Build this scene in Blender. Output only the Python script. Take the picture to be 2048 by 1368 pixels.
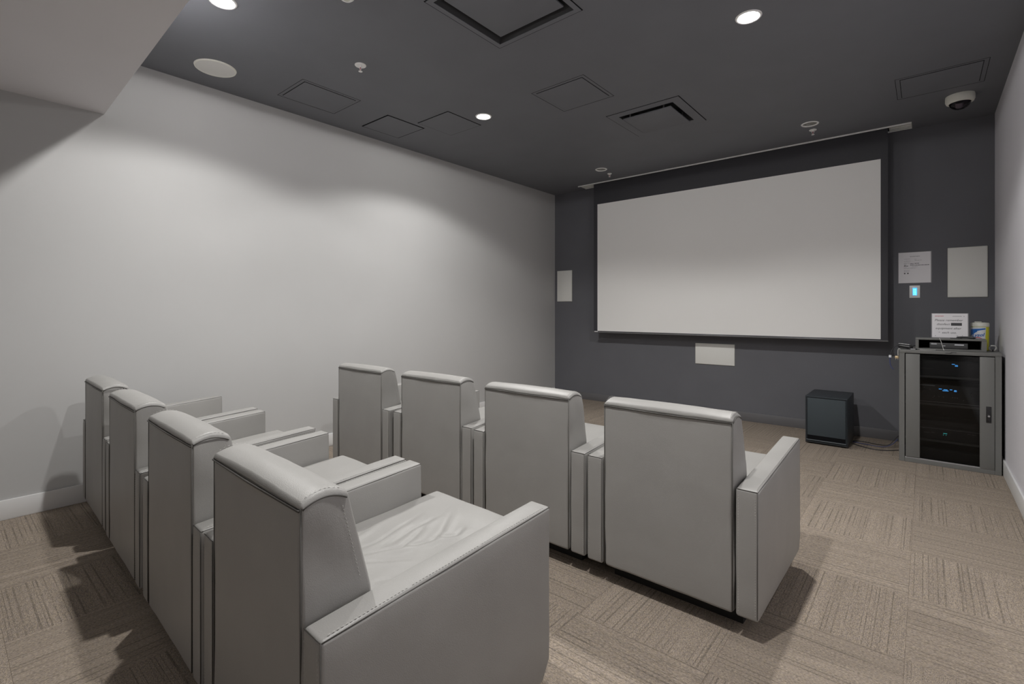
import bpy, bmesh, math, random
from mathutils import Vector, Matrix, noise
from mathutils.geometry import delaunay_2d_cdt

S = bpy.context.scene
COL = S.collection
for o in list(bpy.data.objects):
    bpy.data.objects.remove(o)
random.seed(7)
R = math.radians

# ------------------------------------------------------------------ camera
cam_data = bpy.data.cameras.new('camera')
cam = bpy.data.objects.new('camera', cam_data)
COL.objects.link(cam)
cam.location = (0, 0, 1.35)
cam.rotation_euler = (R(90), 0, 0.701275)
cam_data.sensor_width = 36
cam_data.lens = 979.3 / 2048 * 36
cam_data.shift_y = -(684 - 622.44) / 2048
cam_data.clip_start = 0.02
S.camera = cam

# ------------------------------------------------------------------ world, exposure
w = bpy.data.worlds.new('world')
S.world = w
w.use_nodes = True
w.node_tree.nodes['Background'].inputs[0].default_value = (0.8, 0.85, 1, 1)
w.node_tree.nodes['Background'].inputs[1].default_value = 0.05
S.view_settings.view_transform = 'Standard'
S.view_settings.look = 'None'
S.view_settings.gamma = 1
S.view_settings.use_curve_mapping = False
S.view_settings.exposure = 0.0

LAMP_W = 164.0         # watts given to each recessed downlight's spot
LAMP_COL = (1.0, 0.985, 0.96)
SPOT_ANGLE = 178
SPOT_BLEND = 0.02
SPILL = 0.10             # share of the beam that the open lens throws beyond the reflector's cut-off

# ------------------------------------------------------------------ room numbers (metres)
XL, XR, YF, YB, H = -4.558, 0.50, 6.469, -1.7, 3.2155
BULK_Z = 2.78

# ------------------------------------------------------------------ materials
def nd(nt, t, x=0, y=0, **kw):
    n = nt.nodes.new(t)
    n.location = (x, y)
    for k, v in kw.items():
        setattr(n, k, v)
    return n

def mat(name, col, rough=0.6, metal=0.0, spec=0.5, var=0.0, vscale=6.0, bump=0.0, bscale=200.0, emit=None, estr=0.0, coat=0.0, alpha=1.0, trans=0.0):
    m = bpy.data.materials.new(name)
    m.use_nodes = True
    nt = m.node_tree
    b = nt.nodes['Principled BSDF']
    b.inputs['Base Color'].default_value = (*col, 1)
    b.inputs['Roughness'].default_value = rough
    b.inputs['Metallic'].default_value = metal
    b.inputs['Specular IOR Level'].default_value = spec
    b.inputs['Coat Weight'].default_value = coat
    b.inputs['Transmission Weight'].default_value = trans
    b.inputs['Alpha'].default_value = alpha
    if emit:
        b.inputs['Emission Color'].default_value = (*emit, 1)
        b.inputs['Emission Strength'].default_value = estr
    tc = nd(nt, 'ShaderNodeTexCoord')
    if var > 0:
        n = nd(nt, 'ShaderNodeTexNoise')
        n.inputs['Scale'].default_value = vscale
        n.inputs['Detail'].default_value = 4
        nt.links.new(tc.outputs['Object'], n.inputs['Vector'])
        r = nd(nt, 'ShaderNodeMapRange')
        r.inputs[1].default_value = 0.3
        r.inputs[2].default_value = 0.7
        r.inputs[3].default_value = 1 - var
        r.inputs[4].default_value = 1 + var
        nt.links.new(n.outputs['Fac'], r.inputs[0])
        mx = nd(nt, 'ShaderNodeVectorMath', operation='SCALE')
        mx.inputs[0].default_value = col
        nt.links.new(r.outputs[0], mx.inputs['Scale'])
        nt.links.new(mx.outputs[0], b.inputs['Base Color'])
    if bump > 0:
        n = nd(nt, 'ShaderNodeTexNoise')
        n.inputs['Scale'].default_value = bscale
        n.inputs['Detail'].default_value = 3
        nt.links.new(tc.outputs['Object'], n.inputs['Vector'])
        bp = nd(nt, 'ShaderNodeBump')
        bp.inputs['Strength'].default_value = bump
        bp.inputs['Distance'].default_value = 0.002
        nt.links.new(n.outputs['Fac'], bp.inputs['Height'])
        nt.links.new(bp.outputs[0], b.inputs['Normal'])
    return m

M = {}
M['wall'] = mat('painted_wall_light', (0.475, 0.473, 0.470), 0.75, spec=0.25, var=0.012, vscale=2.0, bump=0.12, bscale=350)
M['bulk'] = mat('bulkhead_paint', (0.74, 0.725, 0.745), 0.8, spec=0.2, var=0.012, vscale=2.0, bump=0.1, bscale=350)
M['wallR'] = mat('painted_wall_cool', (0.70, 0.69, 0.73), 0.6, spec=0.3, var=0.012, vscale=2.0, bump=0.12, bscale=350)
M['dark'] = mat('painted_wall_charcoal', (0.130, 0.132, 0.146), 0.62, spec=0.3, var=0.03, vscale=3.0, bump=0.15, bscale=300)
M['ceil'] = mat('painted_ceiling_charcoal', (0.172, 0.177, 0.196), 0.6, spec=0.3, var=0.03, vscale=3.0, bump=0.15, bscale=300)
M['darktrim'] = mat('trim_charcoal', (0.13, 0.128, 0.134), 0.4, spec=0.5)
M['white'] = mat('white_trim_paint', (0.78, 0.78, 0.78), 0.4)
M['leather'] = mat('grey_leather', (0.298, 0.291, 0.279), 0.43, spec=0.5, var=0.03, vscale=5, bump=0.25, bscale=420)
def soften(m):
    """second, broader relief: the slack and faint wrinkling of stretched leather"""
    nt = m.node_tree
    b = nt.nodes['Principled BSDF']
    first = b.inputs['Normal'].links[0].from_node
    tc = nd(nt, 'ShaderNodeTexCoord')
    n = nd(nt, 'ShaderNodeTexNoise')
    n.inputs['Scale'].default_value = 6
    n.inputs['Detail'].default_value = 1
    n.inputs['Distortion'].default_value = 0.0
    nt.links.new(tc.outputs['Object'], n.inputs['Vector'])
    bp = nd(nt, 'ShaderNodeBump')
    bp.inputs['Strength'].default_value = 0.30
    bp.inputs['Distance'].default_value = 0.012
    nt.links.new(n.outputs['Fac'], bp.inputs['Height'])
    nt.links.new(bp.outputs[0], first.inputs['Normal'])
soften(M['leather'])
M['piping'] = mat('leather_seam', (0.07, 0.066, 0.06), 0.5, spec=0.4)
M['stitch'] = mat('stitching_thread', (0.42, 0.41, 0.39), 0.6)
M['black'] = mat('black_base', (0.012, 0.012, 0.012), 0.6)
M['collar'] = mat('duct_collar_dark', (0.025, 0.025, 0.027), 0.7)
M['seam'] = mat('dark_gap', (0.006, 0.006, 0.007), 0.9, spec=0.1)
M['screen'] = mat('screen_fabric_white', (0.86, 0.855, 0.84), 0.8, spec=0.2, var=0.006, vscale=1.5)
M['screenblk'] = mat('screen_fabric_black', (0.045, 0.045, 0.052), 0.55, spec=0.35)
M['bar'] = mat('screen_bar_aluminium_black', (0.10, 0.10, 0.105), 0.3, metal=0.7)
M['ring'] = mat('fitting_white', (0.93, 0.93, 0.92), 0.35)
M['grille'] = mat('speaker_grille_white', (0.78, 0.78, 0.75), 0.65, bump=0.5, bscale=900)
M['rack'] = mat('rack_steel_grey', (0.160, 0.161, 0.155), 0.45, spec=0.5, bump=0.15, bscale=700)
M['rackin'] = mat('rack_inside_black', (0.035, 0.036, 0.038), 0.5)
M['equip'] = mat('equipment_black', (0.055, 0.056, 0.058), 0.35)
M['metal'] = mat('brushed_metal', (0.55, 0.55, 0.56), 0.3, metal=0.9)
M['silver'] = mat('silver_plastic', (0.45, 0.45, 0.46), 0.35, metal=0.4)
M['gold'] = mat('brass_plug', (0.75, 0.58, 0.36), 0.35, metal=0.5)
M['sub'] = mat('subwoofer_vinyl', (0.030, 0.036, 0.042), 0.42, spec=0.5, bump=0.2, bscale=500)
M['subcloth'] = mat('subwoofer_cloth', (0.040, 0.052, 0.060), 0.75, bump=0.5, bscale=900)
M['paper'] = mat('laminated_paper', (0.78, 0.765, 0.79), 0.35)
M['lamin'] = mat('clear_laminate', (0.42, 0.41, 0.43), 0.25, alpha=0.6)
M['ink'] = mat('black_ink', (0.05, 0.05, 0.055), 0.6)
M['inkgrey'] = mat('grey_ink', (0.26, 0.25, 0.27), 0.6)
M['inkred'] = mat('red_ink', (0.55, 0.16, 0.20), 0.6)
M['yellow'] = mat('yellow_plastic', (0.62, 0.60, 0.03), 0.35)
M['lidw'] = mat('pale_lid_plastic', (0.66, 0.66, 0.60), 0.4)
M['blue'] = mat('blue_print', (0.02, 0.14, 0.48), 0.4)
M['labelw'] = mat('white_label', (0.70, 0.72, 0.76), 0.4)
M['plastb'] = mat('black_plastic', (0.02, 0.02, 0.022), 0.3)
M['cable'] = mat('black_cable', (0.03, 0.03, 0.035), 0.5)
M['cableb'] = mat('blue_cable', (0.05, 0.06, 0.16), 0.5)
M['cablew'] = mat('white_cable', (0.60, 0.60, 0.58), 0.5)
M['lamp'] = mat('lamp_lens', (1, 1, 1), 0.5, emit=(1, 0.97, 0.93), estr=14)
M['lampoff'] = mat('lamp_unlit', (0.62, 0.60, 0.58), 0.4)
M['refl'] = mat('lamp_reflector', (0.55, 0.55, 0.53), 0.25, metal=0.6)
M['blueled'] = mat('blue_display', (0, 0.05, 0.2), 0.4, emit=(0.08, 0.42, 1.0), estr=2.2)
M['cyanled'] = mat('cyan_display', (0, 0.2, 0.2), 0.4, emit=(0.1, 0.9, 0.85), estr=1.0)
M['keypad'] = mat('keypad_glow', (0, 0.1, 0.3), 0.4, emit=(0.05, 0.45, 1.0), estr=1.3)
M['keypadc'] = mat('keypad_keys_glow', (0, 0.3, 0.4), 0.4, emit=(0.25, 0.95, 1.0), estr=1.6)
M['domewhite'] = mat('camera_housing', (0.86, 0.86, 0.79), 0.45)

def glass_mat(name, col, rough=0.03, alpha=0.25):
    m = bpy.data.materials.new(name)
    m.use_nodes = True
    nt = m.node_tree
    nt.nodes.clear()
    out = nd(nt, 'ShaderNodeOutputMaterial')
    tr = nd(nt, 'ShaderNodeBsdfTransparent')
    tr.inputs[0].default_value = (*col, 1)
    gl = nd(nt, 'ShaderNodeBsdfGlossy')
    gl.inputs['Roughness'].default_value = rough
    gl.inputs['Color'].default_value = (0.9, 0.9, 0.9, 1)
    fr = nd(nt, 'ShaderNodeFresnel')
    fr.inputs['IOR'].default_value = 1.33
    mx = nd(nt, 'ShaderNodeMixShader')
    nt.links.new(fr.outputs[0], mx.inputs[0])
    nt.links.new(tr.outputs[0], mx.inputs[1])
    nt.links.new(gl.outputs[0], mx.inputs[2])
    nt.links.new(mx.outputs[0], out.inputs[0])
    return m
M['glass'] = glass_mat('smoked_glass', (0.62, 0.62, 0.62))
M['dome'] = glass_mat('camera_dome_glass', (0.5, 0.45, 0.5), 0.05)

def carpet_mat():
    m = bpy.data.materials.new('carpet_tile')
    m.use_nodes = True
    nt = m.node_tree
    L = nt.links.new
    b = nt.nodes['Principled BSDF']
    b.inputs['Roughness'].default_value = 0.95
    b.inputs['Specular IOR Level'].default_value = 0.1
    tc = nd(nt, 'ShaderNodeTexCoord')
    oi = nd(nt, 'ShaderNodeObjectInfo')
    off = nd(nt, 'ShaderNodeVectorMath', operation='SCALE')
    cmb = nd(nt, 'ShaderNodeCombineXYZ')
    for i in range(3):
        L(oi.outputs['Random'], cmb.inputs[i])
    L(cmb.outputs[0], off.inputs[0])
    off.inputs['Scale'].default_value = 37
    add = nd(nt, 'ShaderNodeVectorMath', operation='ADD')
    L(tc.outputs['Object'], add.inputs[0]); L(off.outputs[0], add.inputs[1])

    def noi(sx, sy, sc, det=2.0, rough=0.5):
        mp = nd(nt, 'ShaderNodeMapping')
        mp.inputs['Scale'].default_value = (sx, sy, 1)
        L(add.outputs[0], mp.inputs[0])
        n = nd(nt, 'ShaderNodeTexNoise')
        n.inputs['Scale'].default_value = sc
        n.inputs['Detail'].default_value = det
        n.inputs['Roughness'].default_value = rough
        L(mp.outputs[0], n.inputs['Vector'])
        return n.outputs['Fac']

    def rng(v, a, bb, c, d):
        r = nd(nt, 'ShaderNodeMapRange')
        r.inputs[1].default_value = a; r.inputs[2].default_value = bb
        r.inputs[3].default_value = c; r.inputs[4].default_value = d
        L(v, r.inputs[0])
        return r.outputs[0]

    def mul(a, c):
        n = nd(nt, 'ShaderNodeMath', operation='MULTIPLY')
        L(a, n.inputs[0]); L(c, n.inputs[1])
        return n.outputs[0]
    sep = nd(nt, 'ShaderNodeSeparateXYZ')
    L(add.outputs[0], sep.inputs[0])

    def noi1(sc):                                                       # varies across the pile direction only: straight threads
        n = nd(nt, 'ShaderNodeTexNoise', noise_dimensions='1D')
        n.inputs['Scale'].default_value = sc
        n.inputs['Detail'].default_value = 1.0
        L(sep.outputs[0], n.inputs['W'])
        return n.outputs['Fac']
    lines = rng(noi1(85), 0.34, 0.45, 0.64, 1.0)                        # thin dark threads
    fade = rng(noi(9, 5, 1.0, 2.0), 0.42, 0.66, 0.0, 0.85)
    lm = nd(nt, 'ShaderNodeMix', data_type='FLOAT')
    L(fade, lm.inputs['Factor']); L(lines, lm.inputs['A']); lm.inputs['B'].default_value = 0.95
    lines = lm.outputs['Result']
    bands = rng(noi1(16), 0.35, 0.65, 0.95, 1.04)
    dash = rng(noi(380, 110, 1.0, 2.0), 0.33, 0.66, 0.66, 1.34)
    fine = rng(noi(700, 500, 1.0, 1.0), 0.3, 0.7, 0.80, 1.20)
    f = mul(mul(lines, bands), mul(dash, fine))
    tv = rng(oi.outputs['Random'], 0, 1, 0.94, 1.05)
    f = mul(f, tv)
    hue = nd(nt, 'ShaderNodeMix', data_type='RGBA')
    L(rng(noi(200, 60, 1.0, 2.0), 0.4, 0.6, 0, 1), hue.inputs['Factor'])
    hue.inputs['A'].default_value = (0.276, 0.234, 0.200, 1)
    hue.inputs['B'].default_value = (0.315, 0.262, 0.205, 1)
    sc = nd(nt, 'ShaderNodeVectorMath', operation='SCALE')
    L(hue.outputs['Result'], sc.inputs[0]); L(f, sc.inputs['Scale'])
    L(sc.outputs[0], b.inputs['Base Color'])
    bp = nd(nt, 'ShaderNodeBump')
    bp.inputs['Strength'].default_value = 0.5
    bp.inputs['Distance'].default_value = 0.002
    L(f, bp.inputs['Height']); L(bp.outputs[0], b.inputs['Normal'])
    return m
M['carpet'] = carpet_mat()

# ------------------------------------------------------------------ helpers
def tag(o, label=None, cat=None, group=None, kind=None):
    if label: o['label'] = label
    if cat: o['category'] = cat
    if group: o['group'] = group
    if kind: o['kind'] = kind
    return o

def finish(bm, name, material, parent=None, smooth=False, auto=None, keep_normals=False):
    if not keep_normals:
        bmesh.ops.recalc_face_normals(bm, faces=bm.faces)
    me = bpy.data.meshes.new(name)
    bm.to_mesh(me)
    bm.free()
    mats = material if isinstance(material, (list, tuple)) else [material]
    for mm in mats:
        me.materials.append(mm)
    if smooth:
        me.polygons.foreach_set('use_smooth', [True] * len(me.polygons))
        if auto is not None:
            me.set_sharp_from_angle(angle=R(auto))
    o = bpy.data.objects.new(name, me)
    COL.objects.link(o)
    if parent:
        o.parent = parent
    return o

def empty(name, loc=(0, 0, 0), rz=0.0):
    o = bpy.data.objects.new(name, None)
    o.empty_display_size = 0.1
    o.location = loc
    o.rotation_euler = (0, 0, rz)
    COL.objects.link(o)
    return o

def box(bm, lo, hi, bev=0.0, seg=2, mi=0):
    vs = [bm.verts.new((x, y, z)) for x in (lo[0], hi[0]) for y in (lo[1], hi[1]) for z in (lo[2], hi[2])]
    idx = [(0, 1, 3, 2), (4, 6, 7, 5), (0, 4, 5, 1), (2, 3, 7, 6), (0, 2, 6, 4), (1, 5, 7, 3)]
    fs = [bm.faces.new([vs[i] for i in q]) for q in idx]
    for f in fs:
        f.material_index = mi
    if bev > 0:
        es = list({e for f in fs for e in f.edges})
        bmesh.ops.bevel(bm, geom=es, offset=bev, segments=seg, profile=0.5, affect='EDGES')
    return fs

def B(name, lo, hi, m, parent=None, bev=0.0, seg=2, smooth=None):
    bm = bmesh.new()
    box(bm, lo, hi, bev, seg)
    return finish(bm, name, m, parent, smooth=bev > 0 if smooth is None else smooth, auto=40)

def lathe(bm, prof, c=(0, 0, 0), n=32, axis='z', a0=0.0, a1=2 * math.pi, mi=0):
    """prof: list of (radius, height)"""
    full = abs(a1 - a0 - 2 * math.pi) < 1e-6
    cnt = n if full else n + 1
    rings = []
    for r, hgt in prof:
        ring = []
        if r < 1e-7:
            ring = [bm.verts.new((c[0], c[1], c[2] + hgt))] * cnt
        else:
            for i in range(cnt):
                a = a0 + (a1 - a0) * i / n
                ring.append(bm.verts.new((c[0] + r * math.cos(a), c[1] + r * math.sin(a), c[2] + hgt)))
        rings.append(ring)
    for A, Bq in zip(rings, rings[1:]):
        for i in range(n):
            j = (i + 1) % cnt
            q = []
            for v in (A[i], A[j], Bq[j], Bq[i]):
                if v not in q:
                    q.append(v)
            if len(q) > 2:
                f = bm.faces.new(q)
                f.material_index = mi

def tube(bm, pts, r, n=8, cap=True, mi=0, smooth_n=0):
    pts = [Vector(p) for p in pts]
    if smooth_n:
        out = []
        P = [pts[0]] + pts + [pts[-1]]
        for i in range(1, len(P) - 2):
            for k in range(smooth_n):
                t = k / smooth_n
                a, b_, c_, d = P[i - 1], P[i], P[i + 1], P[i + 2]
                out.append(0.5 * ((2 * b_) + (c_ - a) * t + (2 * a - 5 * b_ + 4 * c_ - d) * t * t + (3 * b_ - a - 3 * c_ + d) * t ** 3))
        out.append(pts[-1])
        pts = out
    rings = []
    ref = Vector((0, 0, 1))
    for i, p in enumerate(pts):
        t = (pts[min(i + 1, len(pts) - 1)] - pts[max(i - 1, 0)]).normalized()
        if abs(t.dot(ref)) > 0.95:
            ref = Vector((1, 0, 0)) if abs(t.x) < 0.9 else Vector((0, 1, 0))
        u = t.cross(ref).normalized()
        v = u.cross(t).normalized()
        ref = v
        rings.append([bm.verts.new(p + u * r * math.cos(2 * math.pi * k / n) + v * r * math.sin(2 * math.pi * k / n)) for k in range(n)])
    for A, Bq in zip(rings, rings[1:]):
        for k in range(n):
            f = bm.faces.new((A[k], A[(k + 1) % n], Bq[(k + 1) % n], Bq[k]))
            f.material_index = mi
    if cap:
        bm.faces.new(rings[0]).material_index = mi
        bm.faces.new(rings[-1][::-1]).material_index = mi

def pad(lo, hi, r, warp=None, puff=None, step=0.05, nr=4):
    """a softly rounded, gridded cushion block; puff=(px,py,pz) bulge per face direction"""
    bm = bmesh.new()
    lo = Vector(lo); hi = Vector(hi)
    sz = hi - lo
    puff = puff or (0, 0, 0)

    def params(k):
        L_ = sz[k]
        rr = min(r, L_ * 0.49)
        edge = [rr * (1 - math.tan(R(45) * (1 - i / nr))) for i in range(nr)]
        inner = L_ - 2 * rr
        n = max(1, int(round(inner / step)))
        mid = [rr + inner * i / n for i in range(n + 1)]
        return edge + mid + [L_ - e for e in reversed(edge)]
    pr = [params(k) for k in range(3)]
    for ax in range(3):
        u, v = (ax + 1) % 3, (ax + 2) % 3
        for side in (0, 1):
            grid = []
            for a in pr[u]:
                row = []
                for b_ in pr[v]:
                    p = Vector((0, 0, 0))
                    p[ax] = sz[ax] * side
                    p[u] = a
                    p[v] = b_
                    c = Vector([min(max(p[k], min(r, sz[k] * .49)), sz[k] - min(r, sz[k] * .49)) for k in range(3)])
                    d = p - c
                    if d.length > 1e-9:
                        rr = min(r, sz[ax] * .49)
                        q = c + d.normalized() * rr
                    else:
                        q = p
                    s = (2 * a / sz[u] - 1, 2 * b_ / sz[v] - 1)
                    q[ax] += (1 if side else -1) * puff[ax] * (1 - s[0] ** 4) * (1 - s[1] ** 4)
                    q = lo + q
                    if warp:
                        q = warp(q)
                    row.append(bm.verts.new(q))
                grid.append(row)
            for i in range(len(grid) - 1):
                for j in range(len(grid[0]) - 1):
                    bm.faces.new((grid[i][j], grid[i + 1][j], grid[i + 1][j + 1], grid[i][j + 1]))
    bmesh.ops.remove_doubles(bm, verts=bm.verts, dist=1e-5)
    return bm

def copy_tree(o, parent=None):
    c = o.copy()
    COL.objects.link(c)
    if parent:
        c.parent = parent
    for ch in list(o.children):
        copy_tree(ch, c)
    return c

def text_mesh(name, body, size, m, parent, loc, rot=(R(90), 0, 0), align='LEFT', ext=0.0004, shear=0.0, bold=0.0, sx=1.0):
    cu = bpy.data.curves.new(name, 'FONT')
    cu.body = body
    cu.size = size
    cu.align_x = align
    cu.align_y = 'CENTER'
    cu.extrude = ext
    cu.shear = shear
    cu.offset = bold
    cu.resolution_u = 2
    t = bpy.data.objects.new(name, cu)
    COL.objects.link(t)
    dg = bpy.context.evaluated_depsgraph_get()
    me = bpy.data.meshes.new_from_object(t.evaluated_get(dg))
    bpy.data.objects.remove(t)
    bpy.data.curves.remove(cu)
    me.name = name
    me.materials.clear()
    me.materials.append(m)
    me.transform(Matrix.Diagonal((sx, 1, 1, 1)))
    o = bpy.data.objects.new(name, me)
    COL.objects.link(o)
    o.location = loc
    o.rotation_euler = rot
    o.parent = parent
    return o

# ------------------------------------------------------------------ ceiling layout
LIT = [(-3.235, 3.408), (-0.857, 3.339), (-3.235, 1.130), (-0.857, 1.120)]
UNLIT = [(-0.880, 5.643), (-3.262, 5.682)]
HOLE_R = 0.064
DIFF = [(-1.985, 4.518, 0.355, 0.265), (-1.965, 2.255, 0.345, 0.305)]      # cx, cy, half outer, half opening
SLOT = (-3.965, -0.105, 6.222, 6.440)                                       # x0, x1, y0, y1

def bulk_y(x):
    return 0.806 + (x - XL) * (-0.022)

# ------------------------------------------------------------------ setting
def structure(o):
    o['kind'] = 'structure'
    return o

structure(B('wall_left', (XL - 0.12, YB, 0), (XL, YF, H), M['wall']))
structure(B('wall_right', (XR, YB, 0), (XR + 0.12, YF, H), M['wallR']))
structure(B('wall_front', (XL - 0.12, YF, 0), (XR + 0.12, YF + 0.12, H), M['dark']))
structure(B('wall_back', (XL - 0.12, YB - 0.12, 0), (XR + 0.12, YB, H), M['wall']))

# ceiling with real holes
def build_ceiling():
    pts, edges, holes = [], [], []
    def loop(ps):
        s = len(pts)
        pts.extend(Vector(p) for p in ps)
        n = len(ps)
        edges.extend((s + i, s + (i + 1) % n) for i in range(n))
    loop([(XL, YB), (XR, YB), (XR, YF), (XL, YF)])
    for cx, cy in LIT + UNLIT:
        loop([(cx + HOLE_R * math.cos(2 * math.pi * i / 32), cy + HOLE_R * math.sin(2 * math.pi * i / 32)) for i in range(32)])
        holes.append(lambda p, cx=cx, cy=cy: (p[0] - cx) ** 2 + (p[1] - cy) ** 2 < (HOLE_R * 0.998) ** 2)
    rects = [(cx - hi_, cx + hi_, cy - hi_, cy + hi_) for cx, cy, ho, hi_ in DIFF] + [SLOT]
    for x0, x1, y0, y1 in rects:
        loop([(x0, y0), (x1, y0), (x1, y1), (x0, y1)])
        holes.append(lambda p, q=(x0, x1, y0, y1): q[0] < p[0] < q[1] and q[2] < p[1] < q[3])
    vs, es, fs, *_ = delaunay_2d_cdt(pts, edges, [], 0, 1e-6)
    bm = bmesh.new()
    V = [bm.verts.new((v[0], v[1], H)) for v in vs]
    for f in fs:
        c = (sum(vs[i][0] for i in f) / len(f), sum(vs[i][1] for i in f) / len(f))
        if any(hf(c) for hf in holes):
            continue
        if not (XL <= c[0] <= XR and YB <= c[1] <= YF):
            continue
        bm.faces.new([V[i] for i in f])
    bmesh.ops.recalc_face_normals(bm, faces=bm.faces)
    for f in bm.faces:
        if f.normal.z > 0:
            f.normal_flip()
    return structure(finish(bm, 'ceiling', M['ceil'], keep_normals=True))
build_ceiling()

# bulkhead over the back of the room
bm = bmesh.new()
a = [(XL, YB), (XR, YB), (XR, bulk_y(XR)), (XL, bulk_y(XL))]
lo_ = [bm.verts.new((x, y, BULK_Z)) for x, y in a]
hi_ = [bm.verts.new((x, y, H)) for x, y in a]
bm.faces.new(lo_[::-1]); bm.faces.new(hi_)
for i in range(4):
    bm.faces.new((lo_[i], lo_[(i + 1) % 4], hi_[(i + 1) % 4], hi_[i]))
o = finish(bm, 'trim_1', M['bulk'])
structure(o)
o['label'] = 'light grey drywall bulkhead dropping below the dark ceiling'

# baseboards
def base(name, lo, hi, m):
    bm = bmesh.new()
    box(bm, lo, hi, 0.003, 2)
    return structure(finish(bm, name, m, smooth=True, auto=40))
base('baseboard_left', (XL, YB, 0.0), (XL + 0.014, YF - 0.014, 0.128), M['white'])
base('baseboard_right', (XR - 0.014, YB, 0.0), (XR, YF - 0.014, 0.128), M['white'])
base('baseboard_front', (XL, YF - 0.014, 0.0), (XR, YF, 0.108), M['darktrim'])

# floor slab and carpet tiles
TP = 0.56
TX0, TY0 = -0.062, 2.43
floor = structure(B('floor', (XL - 0.12, YB - 0.12, -0.15), (XR + 0.12, YF + 0.12, -0.007), M['seam']))
tile_mesh = {}
def tile(x0, x1, y0, y1, turned):
    # tile in local coordinates about its own centre; turned tiles are rotated by a quarter turn
    cx, cy = (x0 + x1) / 2, (y0 + y1) / 2
    sx, sy = (x1 - x0) - 0.0004, (y1 - y0) - 0.0004
    if turned:
        sx, sy = sy, sx
    key = (round(sx, 3), round(sy, 3))
    if key not in tile_mesh:
        bm = bmesh.new()
        hx, hy, e = sx / 2, sy / 2, 0.0007
        pr = [(hx, hy, -0.0068), (hx, hy, -0.0006), (hx - e, hy - e, 0.0)]
        rings = [[bm.verts.new((a * s, b * t, z)) for s, t in ((-1, -1), (1, -1), (1, 1), (-1, 1))] for a, b, z in pr]
        for A, C in zip(rings, rings[1:]):
            for i in range(4):
                bm.faces.new((A[i], A[(i + 1) % 4], C[(i + 1) % 4], C[i]))
        bm.faces.new(rings[-1])
        bm.faces.new(rings[0][::-1])
        me = bpy.data.meshes.new('carpet_tile')
        bm.to_mesh(me); bm.free()
        me.materials.append(M['carpet'])
        tile_mesh[key] = me
    o = bpy.data.objects.new('carpet_tile', tile_mesh[key])
    COL.objects.link(o)
    o.parent = floor
    o.location = (cx, cy, 0)
    o.rotation_euler = (0, 0, R(90) if turned else 0)
i0 = math.floor((XL - TX0) / TP); i1 = math.ceil((XR - TX0) / TP)
j0 = math.floor((YB - TY0) / TP); j1 = math.ceil((YF - TY0) / TP)
for i in range(i0, i1):
    for j in range(j0, j1):
        x0, x1 = max(TX0 + i * TP, XL), min(TX0 + (i + 1) * TP, XR)
        y0, y1 = max(TY0 + j * TP, YB), min(TY0 + (j + 1) * TP, YF)
        if x1 - x0 < 0.01 or y1 - y0 < 0.01:
            continue
        tile(x0, x1, y0, y1, (i + j) % 2 == 0)

# ------------------------------------------------------------------ recessed lights
def shape_beam(l):
    """candela curve of a recessed can: strongest straight down, reflector cut-off near 65 degrees, weak spill beyond"""
    l.use_nodes = True
    nt = l.node_tree
    em = nt.nodes['Emission']
    tc = nd(nt, 'ShaderNodeTexCoord')
    sp = nd(nt, 'ShaderNodeSeparateXYZ')
    nt.links.new(tc.outputs['Normal'], sp.inputs[0])
    ab = nd(nt, 'ShaderNodeMath', operation='ABSOLUTE')
    nt.links.new(sp.outputs[2], ab.inputs[0])
    pw = nd(nt, 'ShaderNodeMath', operation='POWER')
    nt.links.new(ab.outputs[0], pw.inputs[0]); pw.inputs[1].default_value = 1.15
    mr = nd(nt, 'ShaderNodeMapRange', interpolation_type='SMOOTHSTEP')
    nt.links.new(ab.outputs[0], mr.inputs[0])
    mr.inputs[1].default_value = math.cos(R(71)); mr.inputs[2].default_value = math.cos(R(61))
    mu = nd(nt, 'ShaderNodeMath', operation='MULTIPLY')
    nt.links.new(pw.outputs[0], mu.inputs[0]); nt.links.new(mr.outputs[0], mu.inputs[1])
    ad = nd(nt, 'ShaderNodeMath', operation='ADD')
    nt.links.new(mu.outputs[0], ad.inputs[0]); ad.inputs[1].default_value = SPILL
    nt.links.new(ad.outputs[0], em.inputs['Strength'])

def downlight(x, y, lit, label, group=None, power=LAMP_W):
    t = empty('recessed_light', (x, y, H))
    tag(t, label, 'ceiling light', group)
    bm = bmesh.new()
    lathe(bm, [(0.0615, 0.004), (0.0625, -0.003), (0.066, -0.006), (0.074, -0.005), (0.078, 0.0), (0.078, 0.0015)], n=40)
    finish(bm, 'trim_ring', M['ring'], t, smooth=True)
    bm = bmesh.new()
    lathe(bm, [(0.0615, 0.003), (0.058, 0.03), (0.047, 0.075), (0.0, 0.078)], n=36)
    finish(bm, 'reflector', M['refl'] , t, smooth=True, auto=50)
    if lit:
        bm = bmesh.new()
        lathe(bm, [(0.0, 0.012), (0.03, 0.0125), (0.0575, 0.016), (0.0575, 0.022), (0.0, 0.024)], n=36)
        finish(bm, 'lens', M['lamp'], t, smooth=True)
        l = bpy.data.lights.new('downlight_beam', 'SPOT')
        l.energy = power
        l.color = LAMP_COL
        l.spot_size = R(SPOT_ANGLE)
        l.spot_blend = SPOT_BLEND
        l.shadow_soft_size = 0.035
        shape_beam(l)
        lo = bpy.data.objects.new('downlight_beam', l)
        COL.objects.link(lo)
        lo.parent = t
        lo.location = (0, 0, -0.03)
    else:
        bm = bmesh.new()
        lathe(bm, [(0.0, 0.022), (0.022, 0.024), (0.036, 0.036), (0.030, 0.066), (0.0, 0.070)], n=28)
        finish(bm, 'lamp_bulb', M['lampoff'], t, smooth=True)
    return t
REAR_FILL = [(-3.235, -1.05), (-0.857, -1.05)]  # unseen fill lamps, added to brighten the rear chair backs and the bulkhead
downlight(*LIT[0], True, 'lit round recessed ceiling light above the left side of the front row')
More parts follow.
